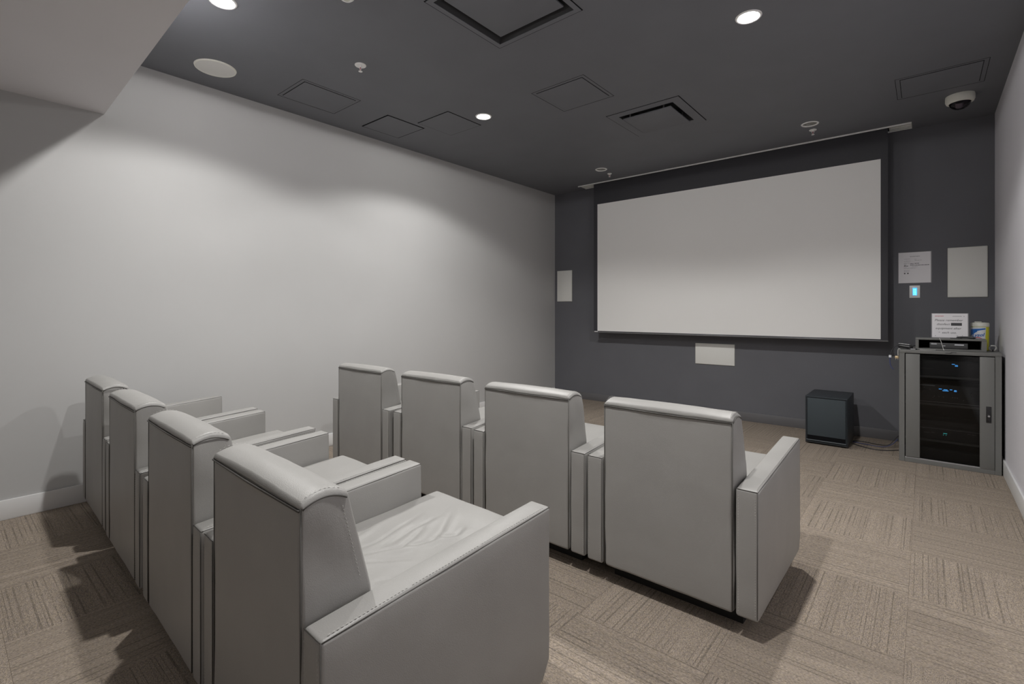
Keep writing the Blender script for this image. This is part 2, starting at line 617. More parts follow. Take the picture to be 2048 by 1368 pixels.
downlight(*LIT[1], True, 'brightest lit recessed ceiling light, above the right end of the front row')
downlight(*LIT[2], True, 'lit recessed ceiling light beside the bulkhead edge near the round ceiling speaker')
downlight(*LIT[3], True, 'lit recessed ceiling light just overhead, outside the picture')
for (x, y), side in zip(REAR_FILL, ('left', 'right')):
    downlight(x, y, True, 'added dim fill lamp under the bulkhead behind the rear row, %s of the pair' % side, power=LAMP_W * 0.07).location.z = BULK_Z
downlight(*UNLIT[0], False, 'unlit white-ringed recessed light above the right part of the screen')
downlight(*UNLIT[1], False, 'unlit white-ringed recessed light above the left end of the screen')

# ------------------------------------------------------------------ ceiling fittings
def diffuser(cx, cy, ho, hi_, drop, label, hp):
    t = empty('air_diffuser', (cx, cy, H)); tag(t, label, 'air vent')
    bm = bmesh.new()                                      # thin dark line round the frame
    for s in (1,):
        for lo, hi in (((-ho, -ho), (ho, -ho + .007)), ((-ho, ho - .007), (ho, ho)), ((-ho, -ho), (-ho + .007, ho)), ((ho - .007, -ho), (ho, ho))):
            box(bm, (lo[0], lo[1], -0.0012), (hi[0], hi[1], -0.0004))
    finish(bm, 'edge_gap', M['seam'], t)
    bm = bmesh.new()
    a, b = ho - 0.007, hi_
    for lo, hi in (((-a, -a), (a, -b)), ((-a, b), (a, a)), ((-a, -b), (-b, b)), ((b, -b), (a, b))):
        box(bm, (lo[0], lo[1], -0.004), (hi[0], hi[1], -0.0006))
    finish(bm, 'frame', M['ceil'], t)
    bm = bmesh.new()
    v = [bm.verts.new((x, y, z)) for z, k in ((-0.001, b), (0.12, b * 0.8)) for x, y in ((-k, -k), (k, -k), (k, k), (-k, k))]
    for i in range(4):
        bm.faces.new((v[i], v[(i + 1) % 4], v[4 + (i + 1) % 4], v[4 + i]))
    bm.faces.new(v[4:])
    finish(bm, 'duct_collar', M['collar'], t)
    bm = bmesh.new()
    box(bm, (-hp, -hp, drop), (hp, hp, drop + 0.012), 0.004, 2)
    pl = finish(bm, 'plaque', M['ceil'], t, smooth=True, auto=40)
    for sx in (-1, 1):
        for sy in (-1, 1):
            B('hanger', (sx * hp * .7 - .006, sy * (hp - .01) - .004, drop + 0.012), (sx * hp * .7 + .006, sy * (hp - .01) + .004, 0.09), M['metal'], t)
    return t
diffuser(-1.985, 4.518, 0.355, 0.265, -0.028, 'dark square plaque air diffuser in the ceiling in front of the screen', 0.236)
diffuser(-1.965, 2.255, 0.345, 0.305, 0.012, 'large dark square ceiling air diffuser with chipped white edge at the top of the picture', 0.26)

def access(x0, x1, y0, y1, label, gap=0.006, tilt=(0, 0), frame=True):
    cx, cy = (x0 + x1) / 2, (y0 + y1) / 2
    t = empty('access_panel', (cx, cy, H)); tag(t, label, 'ceiling panel')
    hx, hy = (x1 - x0) / 2, (y1 - y0) / 2
    bm = bmesh.new()
    box(bm, (-hx, -hy, -0.0012), (hx, hy, -0.0003))
    finish(bm, 'shadow_gap', M['seam'], t)
    B('panel', (-hx + gap, -hy + gap, -0.0045), (hx - gap, hy - gap, -0.0015), M['ceil'], t, bev=0.001, seg=1)
    if frame:
        g = 0.03
        bm = bmesh.new()
        for lo, hi in (((-hx - g, -hy - g), (hx + g, -hy - g + .003)), ((-hx - g, -hy - g), (-hx - g + .003, hy + g)), ((hx + g - .003, -hy - g), (hx + g, hy + g)), ((-hx - g, hy + g - .003), (hx + g, hy + g))):
            box(bm, (lo[0], lo[1], -0.0011), (hi[0], hi[1], -0.0003))
        finish(bm, 'frame_line', M['seam'], t)
    return t
access(-2.55, -2.09, 3.34, 3.78, 'painted square access panel between the big and small ceiling diffusers', 0.004)
access(-4.24, -3.85, 1.95, 2.42, 'painted access panel in the ceiling nearest the round speaker', 0.004)
access(-4.34, -3.90, 2.79, 3.24, 'square ceiling panel with a wide dark gap, beside the left wall', 0.012, frame=False)
access(-3.845, -3.40, 3.10, 3.55, 'square ceiling panel just left of the lit centre light', 0.008, frame=False)
access(-0.16, 0.335, 5.04, 5.47, 'painted access panel in the ceiling in front of the dome camera', 0.004)

# round ceiling speaker
t = empty('ceiling_speaker', (-4.160, 1.402, H)); tag(t, 'round white ceiling speaker grille in the dark ceiling', 'speaker')
bm = bmesh.new(); lathe(bm, [(0.128, -0.006), (0.131, -0.010), (0.138, -0.009), (0.142, -0.0005)], n=56)
finish(bm, 'rim', M['domewhite'], t, smooth=True)
bm = bmesh.new(); lathe(bm, [(0.130, -0.007), (0.08, -0.0095), (0, -0.0105)], n=56)
finish(bm, 'grille', M['grille'], t, smooth=True)

def sprinkler(x, y, label, r=0.036, drop=0.045):
    t = empty('sprinkler', (x, y, H)); tag(t, label, 'sprinkler')
    bm = bmesh.new(); lathe(bm, [(0, -0.004), (r * .55, -0.006), (r * .9, -0.008), (r, -0.004), (r, -0.0003)], n=28)
    finish(bm, 'escutcheon', M['ring'], t, smooth=True)
    bm = bmesh.new()
    lathe(bm, [(0.011, -0.006), (0.011, -0.016), (0.008, -0.018), (0, -0.018)], n=14)
    for s in (-1, 1):
        tube(bm, [(s * 0.009, 0, -0.014), (s * 0.012, 0, -0.022), (s * 0.008, 0, -0.032), (0, 0, -drop + .004)], 0.002, 6)
    finish(bm, 'frame_arms', M['ring'], t, smooth=True)
    B('bulb', (-0.0025, -0.0025, -drop + .006), (0.0025, 0.0025, -0.016), M['inkred'], t)
    bm = bmesh.new(); lathe(bm, [(0, -drop - .001), (0.014, -drop - 0.0005), (0.0155, -drop + 0.001), (0, -drop + .004)], n=16)
    finish(bm, 'deflector', M['ring'], t, smooth=True, auto=40)
sprinkler(-3.271, 2.094, 'white fire sprinkler on the ceiling between the round speaker and the large diffuser', 0.042, 0.05)
sprinkler(-0.885, 5.845, 'small fire sprinkler beside the right unlit light above the screen', 0.034, 0.05)
sprinkler(-3.272, 5.925, 'small fire sprinkler beside the left unlit light above the screen', 0.030, 0.045)

t = empty('smoke_detector', (-2.594, 1.567, H)); tag(t, 'white smoke detector cut by the top edge of the picture', 'smoke detector')
bm = bmesh.new(); lathe(bm, [(0, -0.035), (0.035, -0.035), (0.045, -0.026), (0.05, -0.012), (0.055, -0.0005)], n=32)
finish(bm, 'housing', M['ring'], t, smooth=True, auto=40)
bm = bmesh.new(); lathe(bm, [(0, -0.042), (0.016, -0.042), (0.020, -0.034)], n=20)
finish(bm, 'sensor_cap', M['lidw'], t, smooth=True, auto=40)

# dome camera
t = empty('dome_camera', (0.228, 5.735, H)); tag(t, 'white dome security camera on the ceiling in the right corner', 'security camera')
bm = bmesh.new(); lathe(bm, [(0.096, -0.0005), (0.098, -0.010), (0.098, -0.045), (0.090, -0.062), (0.074, -0.067), (0.070, -0.060)], n=48)
finish(bm, 'housing', M['domewhite'], t, smooth=True, auto=35)
bm = bmesh.new(); lathe(bm, [(0.072 * math.cos(R(a)), -0.062 - 0.058 * math.sin(R(a))) for a in range(0, 91, 10)], n=36)
bmesh.ops.remove_doubles(bm, verts=bm.verts, dist=1e-5)
finish(bm, 'dome_cover', M['dome'], t, smooth=True)
bm = bmesh.new(); lathe(bm, [(0, -0.064), (0.071, -0.063)], n=28)
finish(bm, 'inner_plate', M['plastb'], t)
bm = bmesh.new(); lathe(bm, [(0.026, 0.022), (0.030, 0.0), (0.026, -0.02), (0.018, -0.026), (0, -0.026)], n=24)
bmesh.ops.rotate(bm, verts=bm.verts, matrix=Matrix.Rotation(R(38), 3, 'X'))
bmesh.ops.translate(bm, verts=bm.verts, vec=(-0.005, -0.006, -0.083))
lens = finish(bm, 'camera_lens', M['silver'], t, smooth=True, auto=40)

# ------------------------------------------------------------------ projection screen
SY = 6.27
t = empty('projection_screen', (-2.02, SY, H)); tag(t, 'large white pull-down projection screen with black border on the dark wall', 'screen')
def sb(name, lo, hi, m, bev=0, parent=t):
    lo = (lo[0] + 2.02, lo[1] - SY, lo[2] - H); hi = (hi[0] + 2.02, hi[1] - SY, hi[2] - H)
    return B(name, lo, hi, m, parent, bev=bev)
WX0, WX1, WZ0, WZ1 = -3.660, -0.351, 1.063, 2.9095
BX0, BX1 = -3.722, -0.292
sb('viewing_surface', (WX0, SY - 0.0012, WZ0), (WX1, SY, WZ1), M['screen'])
bm = bmesh.new()
for lo, hi in (((BX0, WZ1), (BX1, H + 0.03)), ((BX0, WZ0), (WX0, WZ1)), ((WX1, WZ0), (BX1, WZ1)), ((BX0, 1.045), (BX1, WZ0))):
    box(bm, (lo[0] + 2.02, -0.0014, lo[1] - H), (hi[0] + 2.02, 0.0, hi[1] - H))
finish(bm, 'black_border', M['screenblk'], t)
bb = sb('bottom_bar', (BX0 - 0.012, SY - 0.014, 1.036), (BX1 + 0.004, SY + 0.014, 1.056), M['bar'], 0.003)
sb('bar_lip', (BX0 - 0.012, SY - 0.018, 1.044), (BX1 + 0.004, SY - 0.0142, 1.0475), M['metal'], parent=t)
sb('hem_tag', (BX0 + 0.02, SY - 0.0175, 1.050), (BX0 + 0.075, SY - 0.0145, 1.0605), M['paper'], parent=t)
# housing with white ridged slot trim, flush with the ceiling
x0, x1, y0, y1 = SLOT
sb('front_lip', (x0, y0, H - 0.013), (x1, y0 + 0.014, H + 0.006), M['ring'])
sb('back_lip', (x0, y1 - 0.014, H - 0.004), (x1, y1, H + 0.006), M['ring'])
for q0, q1 in ((x0, BX0 - 0.006), (BX1 + 0.006, x1)):
    sb('slot_cover', (q0 + 0.0001, y0 + 0.0142, H + 0.002), (q1, y1 - 0.0142, H + 0.008), M['lidw'])
    for k in range(3):
        yy = y0 + 0.045 + k * 0.055
        sb('ridge', (q0 + 0.012, yy, H - 0.003), (q1, yy + 0.016, H + 0.0018), M['ring'])
bm = bmesh.new()
box(bm, (x0 + 2.02, y0 - SY, 0.012), (x1 + 2.02, y1 - SY, 0.20))
bm.faces.ensure_lookup_table()
dn = min(bm.faces, key=lambda f: f.calc_center_median().z)
bmesh.ops.delete(bm, geom=[dn], context='FACES')
finish(bm, 'casing', M['seam'], t)

# ------------------------------------------------------------------ things on the front wall
def wall_speaker(x0, x1, z0, z1, label):
    t = empty('wall_speaker', ((x0 + x1) / 2, YF, z0)); tag(t, label, 'speaker', None)
    hx = (x1 - x0) / 2; hh = z1 - z0
    B('rim', (-hx, -0.010, 0), (hx, -0.0005, hh), M['lidw'], t, bev=0.004)
    B('grille', (-hx + 0.004, -0.0135, 0.004), (hx - 0.004, -0.0102, hh - 0.004), M['grille'], t, bev=0.0015)
wall_speaker(-4.508, -4.226, 1.503, 1.993, 'white rectangular in-wall speaker grille left of the screen by the wall corner')
wall_speaker(-2.308, -1.818, 0.664, 0.934, 'white wide in-wall speaker grille centred below the screen')
wall_speaker(0.166, 0.452, 1.485, 1.973, 'white tall in-wall speaker grille right of the screen above the rack')

def qbar(bm, u0, u1, v0, v1, y, th=0.0004):
    box(bm, (u0, y - th, v0), (u1, y, v1))

# instruction sheet
t = empty('instruction_sheet', (-0.213, YF, 1.640)); tag(t, 'white laminated instruction sheet taped to the dark wall above the keypad', 'paper sign')
B('laminate', (-0.004, -0.003, -0.004), (0.262, -0.001, 0.316), M['lamin'], t)
B('paper', (0.0, -0.0042, 0.0), (0.254, -0.0031, 0.312), M['paper'], t)
bm = bmesh.new(); bmk = bmesh.new()
PW, PH = 0.254, 0.312
def ln(b, a, c, v, hgt=0.0035):
    x = a * PW
    while x < c * PW:                                     # a row of short word-like marks
        e = min(x + random.uniform(0.006, 0.02), c * PW)
        qbar(b, x, e, (1 - v) * PH - hgt / 2, (1 - v) * PH + hgt / 2, -0.0043)
        x = e + 0.003
ln(bmk, .36, .66, .135)
for a, c, v in ((.17, .36, .215), (.50, .56, .235), (.17, .38, .285), (.51, .74, .265), (.17, .35, .345), (.17, .26, .375), (.17, .40, .52), (.40, .55, .52), (.17, .26, .49), (.17, .35, .59), (.17, .34, .625), (.42, .6, .47)):
    ln(bm, a, c, v, 0.0025)
for a, c, v in ((.37, .47, .375), (.50, .64, .37), (.37, .48, .42), (.50, .95, .425), (.17, .30, .445), (.18, .24, .42)):
    ln(bmk, a, c, v, 0.0055)
finish(bm, 'fine_print', M['inkgrey'], t)['kind'] = 'stuff'
finish(bmk, 'bold_print', M['ink'], t)['kind'] = 'stuff'
bm = bmesh.new()
for u in (.195, .295):
    bmesh.ops.create_cone(bm, cap_ends=True, segments=14, radius1=0.0065, radius2=0.0065, depth=0.0004,
                          matrix=Matrix.Translation((u * PW, -0.0045, (1 - .685) * PH)) @ Matrix.Rotation(R(90), 4, 'X'))
finish(bm, 'round_marks', M['ink'], t)

# glowing keypad
t = empty('wall_keypad', (-0.083, YF, 1.486)); tag(t, 'white wall keypad glowing blue below the instruction sheet', 'switch')
B('cover_plate', (-0.043, -0.007, 0), (0.041, -0.0005, 0.126), M['white'], t, bev=0.002)
B('screen', (-0.017, -0.010, 0.026), (0.017, -0.0072, 0.102), M['keypad'], t, bev=0.0012)
bm = bmesh.new()
for k in range(4):
    z = 0.036 + k * 0.0165
    for s in (-0.0065, 0.0065):
        box(bm, (s - 0.005, -0.0112, z - 0.0055), (s + 0.005, -0.0101, z + 0.0055), 0.0004, 1)
finish(bm, 'keys', M['keypadc'], t)

# ------------------------------------------------------------------ subwoofer
t = empty('subwoofer', (-0.762, 5.78, 0)); tag(t, 'black floor-standing subwoofer against the front wall left of the rack', 'subwoofer')
hw, SH_, SD = 0.181, 0.487, 0.53
bm = bmesh.new()
box(bm, (-hw, 0.012, 0.012), (hw, SD, SH_), 0.006, 2)
finish(bm, 'cabinet', M['sub'], t, smooth=True, auto=40)
bm = bmesh.new()                                                     # bevelled front frame
o_, i_ = [(-hw, 0.012), (hw, 0.012), (hw, SH_), (-hw, SH_)], [(-hw + .018, 0.03), (hw - .018, 0.03), (hw - .018, SH_ - .018), (-hw + .018, SH_ - .018)]
vo = [bm.verts.new((x, 0.0115, z)) for x, z in o_]; vm = [bm.verts.new((x, -0.002, z)) for x, z in [(-hw + .010, .022), (hw - .010, .022), (hw - .010, SH_ - .010), (-hw + .010, SH_ - .010)]]
vi = [bm.verts.new((x, 0.006, z)) for x, z in i_]
vb = [bm.verts.new((x, 0.0115, z)) for x, z in i_]
for A, C in ((vo, vm), (vm, vi), (vi, vb)):
    for k in range(4):
        bm.faces.new((A[k], A[(k + 1) % 4], C[(k + 1) % 4], C[k]))
finish(bm, 'front_frame', M['sub'], t)
B('grille_cloth', (-hw + .0185, 0.001, 0.088), (hw - .0185, 0.011, SH_ - .0185), M['subcloth'], t, bev=0.004)
B('bass_port', (-hw + .0185, 0.006, 0.050), (hw - .0185, 0.011, 0.087), M['seam'], t)
bm = bmesh.new()
tube(bm, [(-hw + .012, -0.001, 0.040), (hw - .012, -0.001, 0.040)], 0.009, 12)
finish(bm, 'port_lip', M['sub'], t, smooth=True, auto=50)
for sx in (-1, 1):
    for yy in (0.05, SD - 0.05):
        bm = bmesh.new(); lathe(bm, [(0, 0), (0.016, 0), (0.018, 0.0118), (0, 0.0118)], (sx * (hw - .04), yy, 0), 14)
        finish(bm, 'foot', M['plastb'], t, smooth=True, auto=40)

# cables from subwoofer to rack
for name, lab, pts, m in (
    ('power_cable', 'thin black cable on the carpet between subwoofer and rack, nearer the wall', [(-0.575, 6.16, 0.006), (-0.50, 6.20, 0.005), (-0.36, 6.16, 0.005), (-0.28, 6.14, 0.02), (-0.24, 6.16, 0.07), (-0.205, 6.20, 0.11)], M['cable']),
    ('speaker_cable', 'black looping cable on the carpet nearer the front edge of the rack', [(-0.575, 6.05, 0.006), (-0.50, 5.98, 0.005), (-0.38, 5.92, 0.005), (-0.28, 5.96, 0.005), (-0.195, 6.04, 0.006)], M['cable']),
    ('signal_cable', 'thin bluish cable arcing from the carpet up behind the rack side', [(-0.575, 6.12, 0.006), (-0.44, 6.09, 0.005), (-0.32, 6.08, 0.006), (-0.25, 6.10, 0.04), (-0.21, 6.14, 0.09)], M['cableb'])):
    bm = bmesh.new(); tube(bm, pts, 0.0038, 7, smooth_n=7)
    tag(finish(bm, name, m, smooth=True), lab, 'cable')

# ------------------------------------------------------------------ equipment rack
RX0, RX1, RY0, RY1, RH = -0.183, 0.478, 5.65, 6.22, 1.005
t = empty('equipment_rack', (RX0, RY0, 0)); tag(t, 'grey steel equipment rack cabinet with smoked glass door in the right corner', 'rack')
W_ = RX1 - RX0; D_ = RY1 - RY0
B('side_panel', (0, 0.021, 0), (0.018, D_, RH - .0305), M['rack'], t)
B('side_panel', (W_ - 0.018, 0.021, 0), (W_, D_, RH - .0305), M['rack'], t)
B('top_panel', (0, 0.0, RH - 0.030), (W_, D_, RH), M['rack'], t, bev=0.003)
B('bottom_panel', (0.0185, 0.021, 0), (W_ - 0.0185, D_, 0.03), M['rack'], t)
B('back_panel', (0.0185, D_ - 0.012, 0.0305), (W_ - 0.0185, D_, RH - 0.031), M['rackin'], t)
B('inner_liner', (0.0187, 0.03, 0.0305), (0.022, D_ - 0.013, RH - 0.031), M['rackin'], t)
B('inner_liner', (W_ - 0.022, 0.03, 0.0305), (W_ - 0.0187, D_ - 0.013, RH - 0.031), M['rackin'], t)
bm = bmesh.new()
box(bm, (0, 0, 0), (0.040, 0.0205, RH - .0305), 0.002, 1)
box(bm, (W_ - 0.040, 0, 0), (W_, 0.0205, RH - .0305), 0.002, 1)
box(bm, (0.0402, 0, 0), (W_ - 0.0402, 0.0205, 0.034), 0.002, 1)
finish(bm, 'front_frame', M['rack'], t)
B('lower_rail', (0.042, 0.004, 0.036), (W_ - .042, 0.016, 0.046), M['silver'], t)
# door
door = empty('glass_door'); door.parent = t; door.location = (0, 0, 0)
bm = bmesh.new()
dz0, dz1 = 0.049, RH - 0.036
box(bm, (0.046, -0.004, dz0), (0.145, 0.012, dz1), 0.004, 2)
dl = finish(bm, 'door_stile', M['rack'], t, smooth=True, auto=40)
bm = bmesh.new()
box(bm, (W_ - 0.132, -0.006, dz0 - .006), (W_ - 0.042, 0.014, dz1), 0.004, 2)
dr = finish(bm, 'door_stile', M['rack'], t, smooth=True, auto=40)
bpy.data.objects.remove(door)
B('door_glass', (0.1455, 0.002, dz0 + .004), (W_ - 0.1325, 0.007, dz1 - .002), M['glass'], t)
# lock handle on the right stile
lk = B('lock_plate', (W_ - 0.094, -0.0105, 0.425), (W_ - 0.062, -0.0062, 0.560), M['plastb'], t, bev=0.002)
bm = bmesh.new(); box(bm, (W_ - 0.088, -0.021, 0.440), (W_ - 0.068, -0.0108, 0.500), 0.005, 3)
finish(bm, 'lock_lever', M['plastb'], lk, smooth=True, auto=40)
bm = bmesh.new()
bmesh.ops.create_cone(bm, cap_ends=True, segments=16, radius1=0.0075, radius2=0.0075, depth=0.005, matrix=Matrix.Translation((W_ - 0.078, -0.0235, 0.482)) @ Matrix.Rotation(R(90), 4, 'X'))
finish(bm, 'key_cylinder', M['metal'], lk, smooth=True, auto=40)
# black badge on the top rail: a bar broken by a slanted double stroke
bm = bmesh.new()
bx, bz = 0.348, RH - 0.014
def stroke(p, q, th):
    p = Vector(p); q = Vector(q); d = (q - p).normalized(); n_ = Vector((-d.y, d.x)) * th / 2
    vs = [bm.verts.new((c.x + bx, y, c.y + bz)) for y in (-0.0012, -0.0002) for c in (p + n_, q + n_, q - n_, p - n_)]
    bm.faces.new(vs[:4]); bm.faces.new(vs[4:][::-1])
    for i in range(4):
        bm.faces.new((vs[i], vs[(i + 1) % 4], vs[4 + (i + 1) % 4], vs[4 + i]))
stroke((-0.034, -0.0035), (-0.004, -0.0035), 0.0042); stroke((-0.006, -0.004), (0.006, 0.004), 0.004)
stroke((-0.002, -0.006), (0.010, 0.0025), 0.003); stroke((0.006, 0.0038), (0.038, 0.0038), 0.0042)
finish(bm, 'badge', M['plastb'], t)
# rack rails
for xx in (0.050, W_ - 0.070):
    B('rack_rail', (xx, 0.055, 0.032), (xx + 0.018, 0.065, RH - 0.04), M['rackin'], t)

# equipment inside (things that stand on the rack's shelves)
def lx(x): return RX0 + x
def unit(name, label, z, hgt, dep=0.34, x0=0.105, x1=None, m='equip'):
    x1 = W_ - 0.10 if x1 is None else x1
    u = empty(name, (lx((x0 + x1) / 2), RY0 + 0.08, z)); tag(u, label, 'equipment', None)
    hx = (x1 - x0) / 2
    B('case', (-hx, 0.012, 0), (hx, dep, hgt), M[m], u, bev=0.003)
    B('faceplate', (-hx - .004, 0, 0.002), (hx + .004, 0.0118, hgt - .002), M[m], u, bev=0.003)
    return u, hx
def shelf(z):
    B('shelf', (0.023, 0.07, z - 0.010), (W_ - 0.023, 0.42, z), M['rackin'], t)
    B('shelf_lip', (0.023, 0.064, z - 0.018), (W_ - 0.023, 0.0695, z), M['rack'], t)
for z in (0.78, 0.535, 0.215):
    shelf(z)
def dots(name, pts, m, par, s=0.003):
    bm = bmesh.new()
    for x, z, *k in pts:
        ww = k[0] if k else s
        box(bm, (x - ww, -0.0022, z - s * .6), (x + ww, -0.0003, z + s * .6))
    o = finish(bm, name, m, par)
    o['kind'] = 'stuff'
    return o
# top unit with blue clock
u, hx = unit('media_player', 'black media player with blue display on the top shelf inside the rack', 0.7802, 0.135)
dots('display', [(0.035, 0.108, 0.010), (0.055, 0.100, 0.009), (0.055, 0.092, 0.010)], M['blueled'], u, 0.0035)
dots('indicator_marks', [(0.13, 0.11, .006), (0.155, 0.112, .006), (0.18, 0.108, .005), (-0.11, 0.11), (-0.14, 0.06, 0.04)], M['inkgrey'], u, 0.002)
# AV receiver
u, hx = unit('av_receiver', 'black audio receiver with wide blue display on the middle shelf of the rack', 0.5352, 0.165, 0.38)
dots('display', [(-0.05, 0.130, 0.010), (-0.016, 0.126, 0.013), (-0.016, 0.117, 0.020), (0.020, 0.129, 0.008), (0.048, 0.126, 0.008), (0.048, 0.117, 0.009)], M['blueled'], u, 0.004)
for kx in (-0.155, 0.165):
    bm = bmesh.new()
    bmesh.ops.create_cone(bm, cap_ends=True, segments=24, radius1=0.022, radius2=0.020, depth=0.018, matrix=Matrix.Translation((kx, -0.0092, 0.100)) @ Matrix.Rotation(R(90), 4, 'X'))
    finish(bm, 'knob', M['equip'], u, smooth=True, auto=40)
dots('buttons', [(x, 0.062) for x in (-0.09, -0.06, -0.03, 0.03, 0.045, 0.06)] + [(-.12, 0.12), (-.16, 0.135), (-.10, 0.05), (0.10, 0.045)], M['silver'], u, 0.0028)
B('vent_edge', (-hx, -0.003, 0.010), (hx, -0.0003, 0.014), M['silver'], u)
B('bright_strip', (-hx + .01, -0.003, 0.153), (-0.085, -0.0003, 0.157), M['labelw'], u)
# disc / cable box at the bottom
u, hx = unit('power_amplifier', 'black amplifier with small cyan light on the lowest shelf of the rack', 0.2152, 0.115)
dots('display', [(-0.018, 0.062, 0.013), (-0.03, 0.048, 0.002), (-0.012, 0.048, 0.002)], M['cyanled'], u, 0.003)
dots('legend', [(-0.165, 0.092, 0.010), (0.135, 0.080, 0.010), (0.165, 0.078, 0.013), (-0.14, 0.055, 0.02), (-0.10, 0.060, 0.012)], M['silver'], u, 0.002)
B('upper_edge', (-hx, -0.003, 0.096), (hx, -0.0003, 0.0985), M['silver'], u)
u, hx = unit('power_conditioner', 'black blank-faced unit standing on the floor of the rack', 0.0302, 0.105, m='rackin')
B('face_strip', (-hx, -0.002, 0.09), (hx, -0.0003, 0.093), M['equip'], u)
u, hx = unit('cable_box', 'black flat box standing between the receiver shelf and the amplifier', 0.3305, 0.05, 0.28, m='rackin')
B('face_strip', (-hx, -0.002, 0.02), (hx, -0.0003, 0.024), M['equip'], u)

# ------------------------------------------------------------------ things on top of the rack
t = empty('monitor_riser', (-0.069, 5.72, RH)); tag(t, 'low grey open-fronted riser shelf standing on the rack top', 'shelf')
RW, RZ, RD = 0.463, 0.106, 0.19
B('top_board', (0, 0, RZ - 0.016), (RW, RD, RZ), M['rack'], t, bev=0.002)
B('base_board', (0, 0, 0.0004), (RW, RD, 0.014), M['rack'], t, bev=0.002)
B('side_board', (0, 0, 0.0142), (0.022, RD, RZ - 0.0162), M['rack'], t)
B('side_board', (RW - 0.032, 0, 0.0142), (RW, RD, RZ - 0.0162), M['rack'], t)
B('back_board', (0.0222, RD - 0.006, 0.0142), (RW - .0322, RD, RZ - 0.0162), M['seam'], t)
t = empty('disc_recorder', (0.028, 5.735, RH + 0.0144)); tag(t, 'slim black recorder box inside the riser on the rack', 'equipment')
B('case', (0, 0.004, 0), (0.25, 0.15, 0.052), M['plastb'], t, bev=0.003)
B('faceplate', (0, 0, 0.004), (0.25, 0.0038, 0.050), M['equip'], t, bev=0.0015)
bm = bmesh.new()
box(bm, (0.010, -0.0012, 0.038), (0.048, -0.0002, 0.044)); box(bm, (0.165, -0.0012, 0.034), (0.225, -0.0002, 0.042)); box(bm, (0.085, -0.0012, 0.024), (0.105, -0.0002, 0.029))
finish(bm, 'legend', M['labelw'], t)['kind'] = 'stuff'

# notice
t = empty('notice_sign', (0.046, 5.865, RH + RZ + 0.0004), 0.0); tag(t, 'small white laminated notice about disinfecting equipment, standing on the riser', 'paper sign')
t.rotation_euler = (R(-7), 0, 0)
B('laminate', (-0.006, -0.0012, 0), (0.244, 0.0, 0.222), M['lamin'], t)
B('paper', (0.0, -0.0022, 0.003), (0.238, -0.0014, 0.218), M['paper'], t)
def sign_line(s, x, z, size=0.031, m='ink', sx=1.02):
    return text_mesh('lettering', s, size, M[m], t, (x, -0.0025, z), align='LEFT', shear=0.25, ext=0.0002, sx=sx)
sign_line('Please remember', 0.017, 0.158, 0.0262)
sign_line('disinfect', 0.030, 0.122, 0.0262)
sign_line('equipment after', 0.022, 0.085, 0.0262)
sign_line('each use.', 0.066, 0.047, 0.0262)
B('black_strip', (0.128, -0.0032, 0.110), (0.200, -0.0023, 0.135), M['ink'], t)
bm = bmesh.new()
for k in range(9):
    qbar(bm, 0.020 + k * .0068, 0.0252 + k * .0068, 0.1915 + (k % 3) * .001, 0.1985 + (k % 2) * .001, -0.0023)
finish(bm, 'red_print', M['inkred'], t)
bm = bmesh.new()
for k in range(9):
    qbar(bm, 0.138 + k * .007, 0.1432 + k * .007, 0.192, 0.1965 + (k % 2) * .001, -0.0023)
qbar(bm, 0.212, 0.216, 0.190, 0.198, -0.0023)
for a, c, z in ((.02, .026, .016), (.045, .055, .048), (.165, .175, .018), (.2, .206, .02)):
    qbar(bm, a, c, z, z + .004, -0.0023)
finish(bm, 'small_print', M['inkgrey'], t)

# remote on the riser
def rounded_slab(pts_w, L_, h0, name, m, par):
    bm = pad((-pts_w / 2, -L_ / 2, 0), (pts_w / 2, L_ / 2, h0), h0 * 0.45, step=0.02, nr=3)
    return finish(bm, name, m, par, smooth=True)
t = empty('remote_control', (0.268, 5.775, RH + RZ + 0.0005), R(72)); tag(t, 'black curved remote control leaning on the riser in front of the notice', 'remote control')
bm = pad((-0.022, -0.06, 0), (0.022, 0.06, 0.016), 0.007, step=0.012, nr=3, warp=lambda q: Vector((q.x * (1 - 1.2 * abs(q.y) ** 1.0), q.y, q.z + 0.004 * (1 - (q.y / 0.06) ** 2))))
body = finish(bm, 'body', M['plastb'], t, smooth=True)
bm = bmesh.new()
for k in range(5):
    for s in (-0.009, 0, 0.009):
        box(bm, (s - .0028, -0.045 + k * .018 - .003, 0.0185 - abs(k - 2) * .0012), (s + .0028, -0.045 + k * .018 + .003, 0.0205 - abs(k - 2) * .0012), 0.0006, 1)
finish(bm, 'buttons', M['inkgrey'], t)['kind'] = 'stuff'
t = empty('slim_remote', (0.195, 5.768, RH + RZ + 0.0005), R(84)); tag(t, 'thin black remote lying flat on the riser left of the curved remote', 'remote control')
finish(pad((-0.016, -0.045, 0), (0.016, 0.030, 0.006), 0.0028, step=0.02, nr=3), 'body', M['plastb'], t, smooth=True)
bm = bmesh.new()
for k in range(4):
    box(bm, (-.004, -0.035 + k * .015, 0.0061), (.004, -0.029 + k * .015, 0.0071))
finish(bm, 'buttons', M['inkgrey'], t)['kind'] = 'stuff'

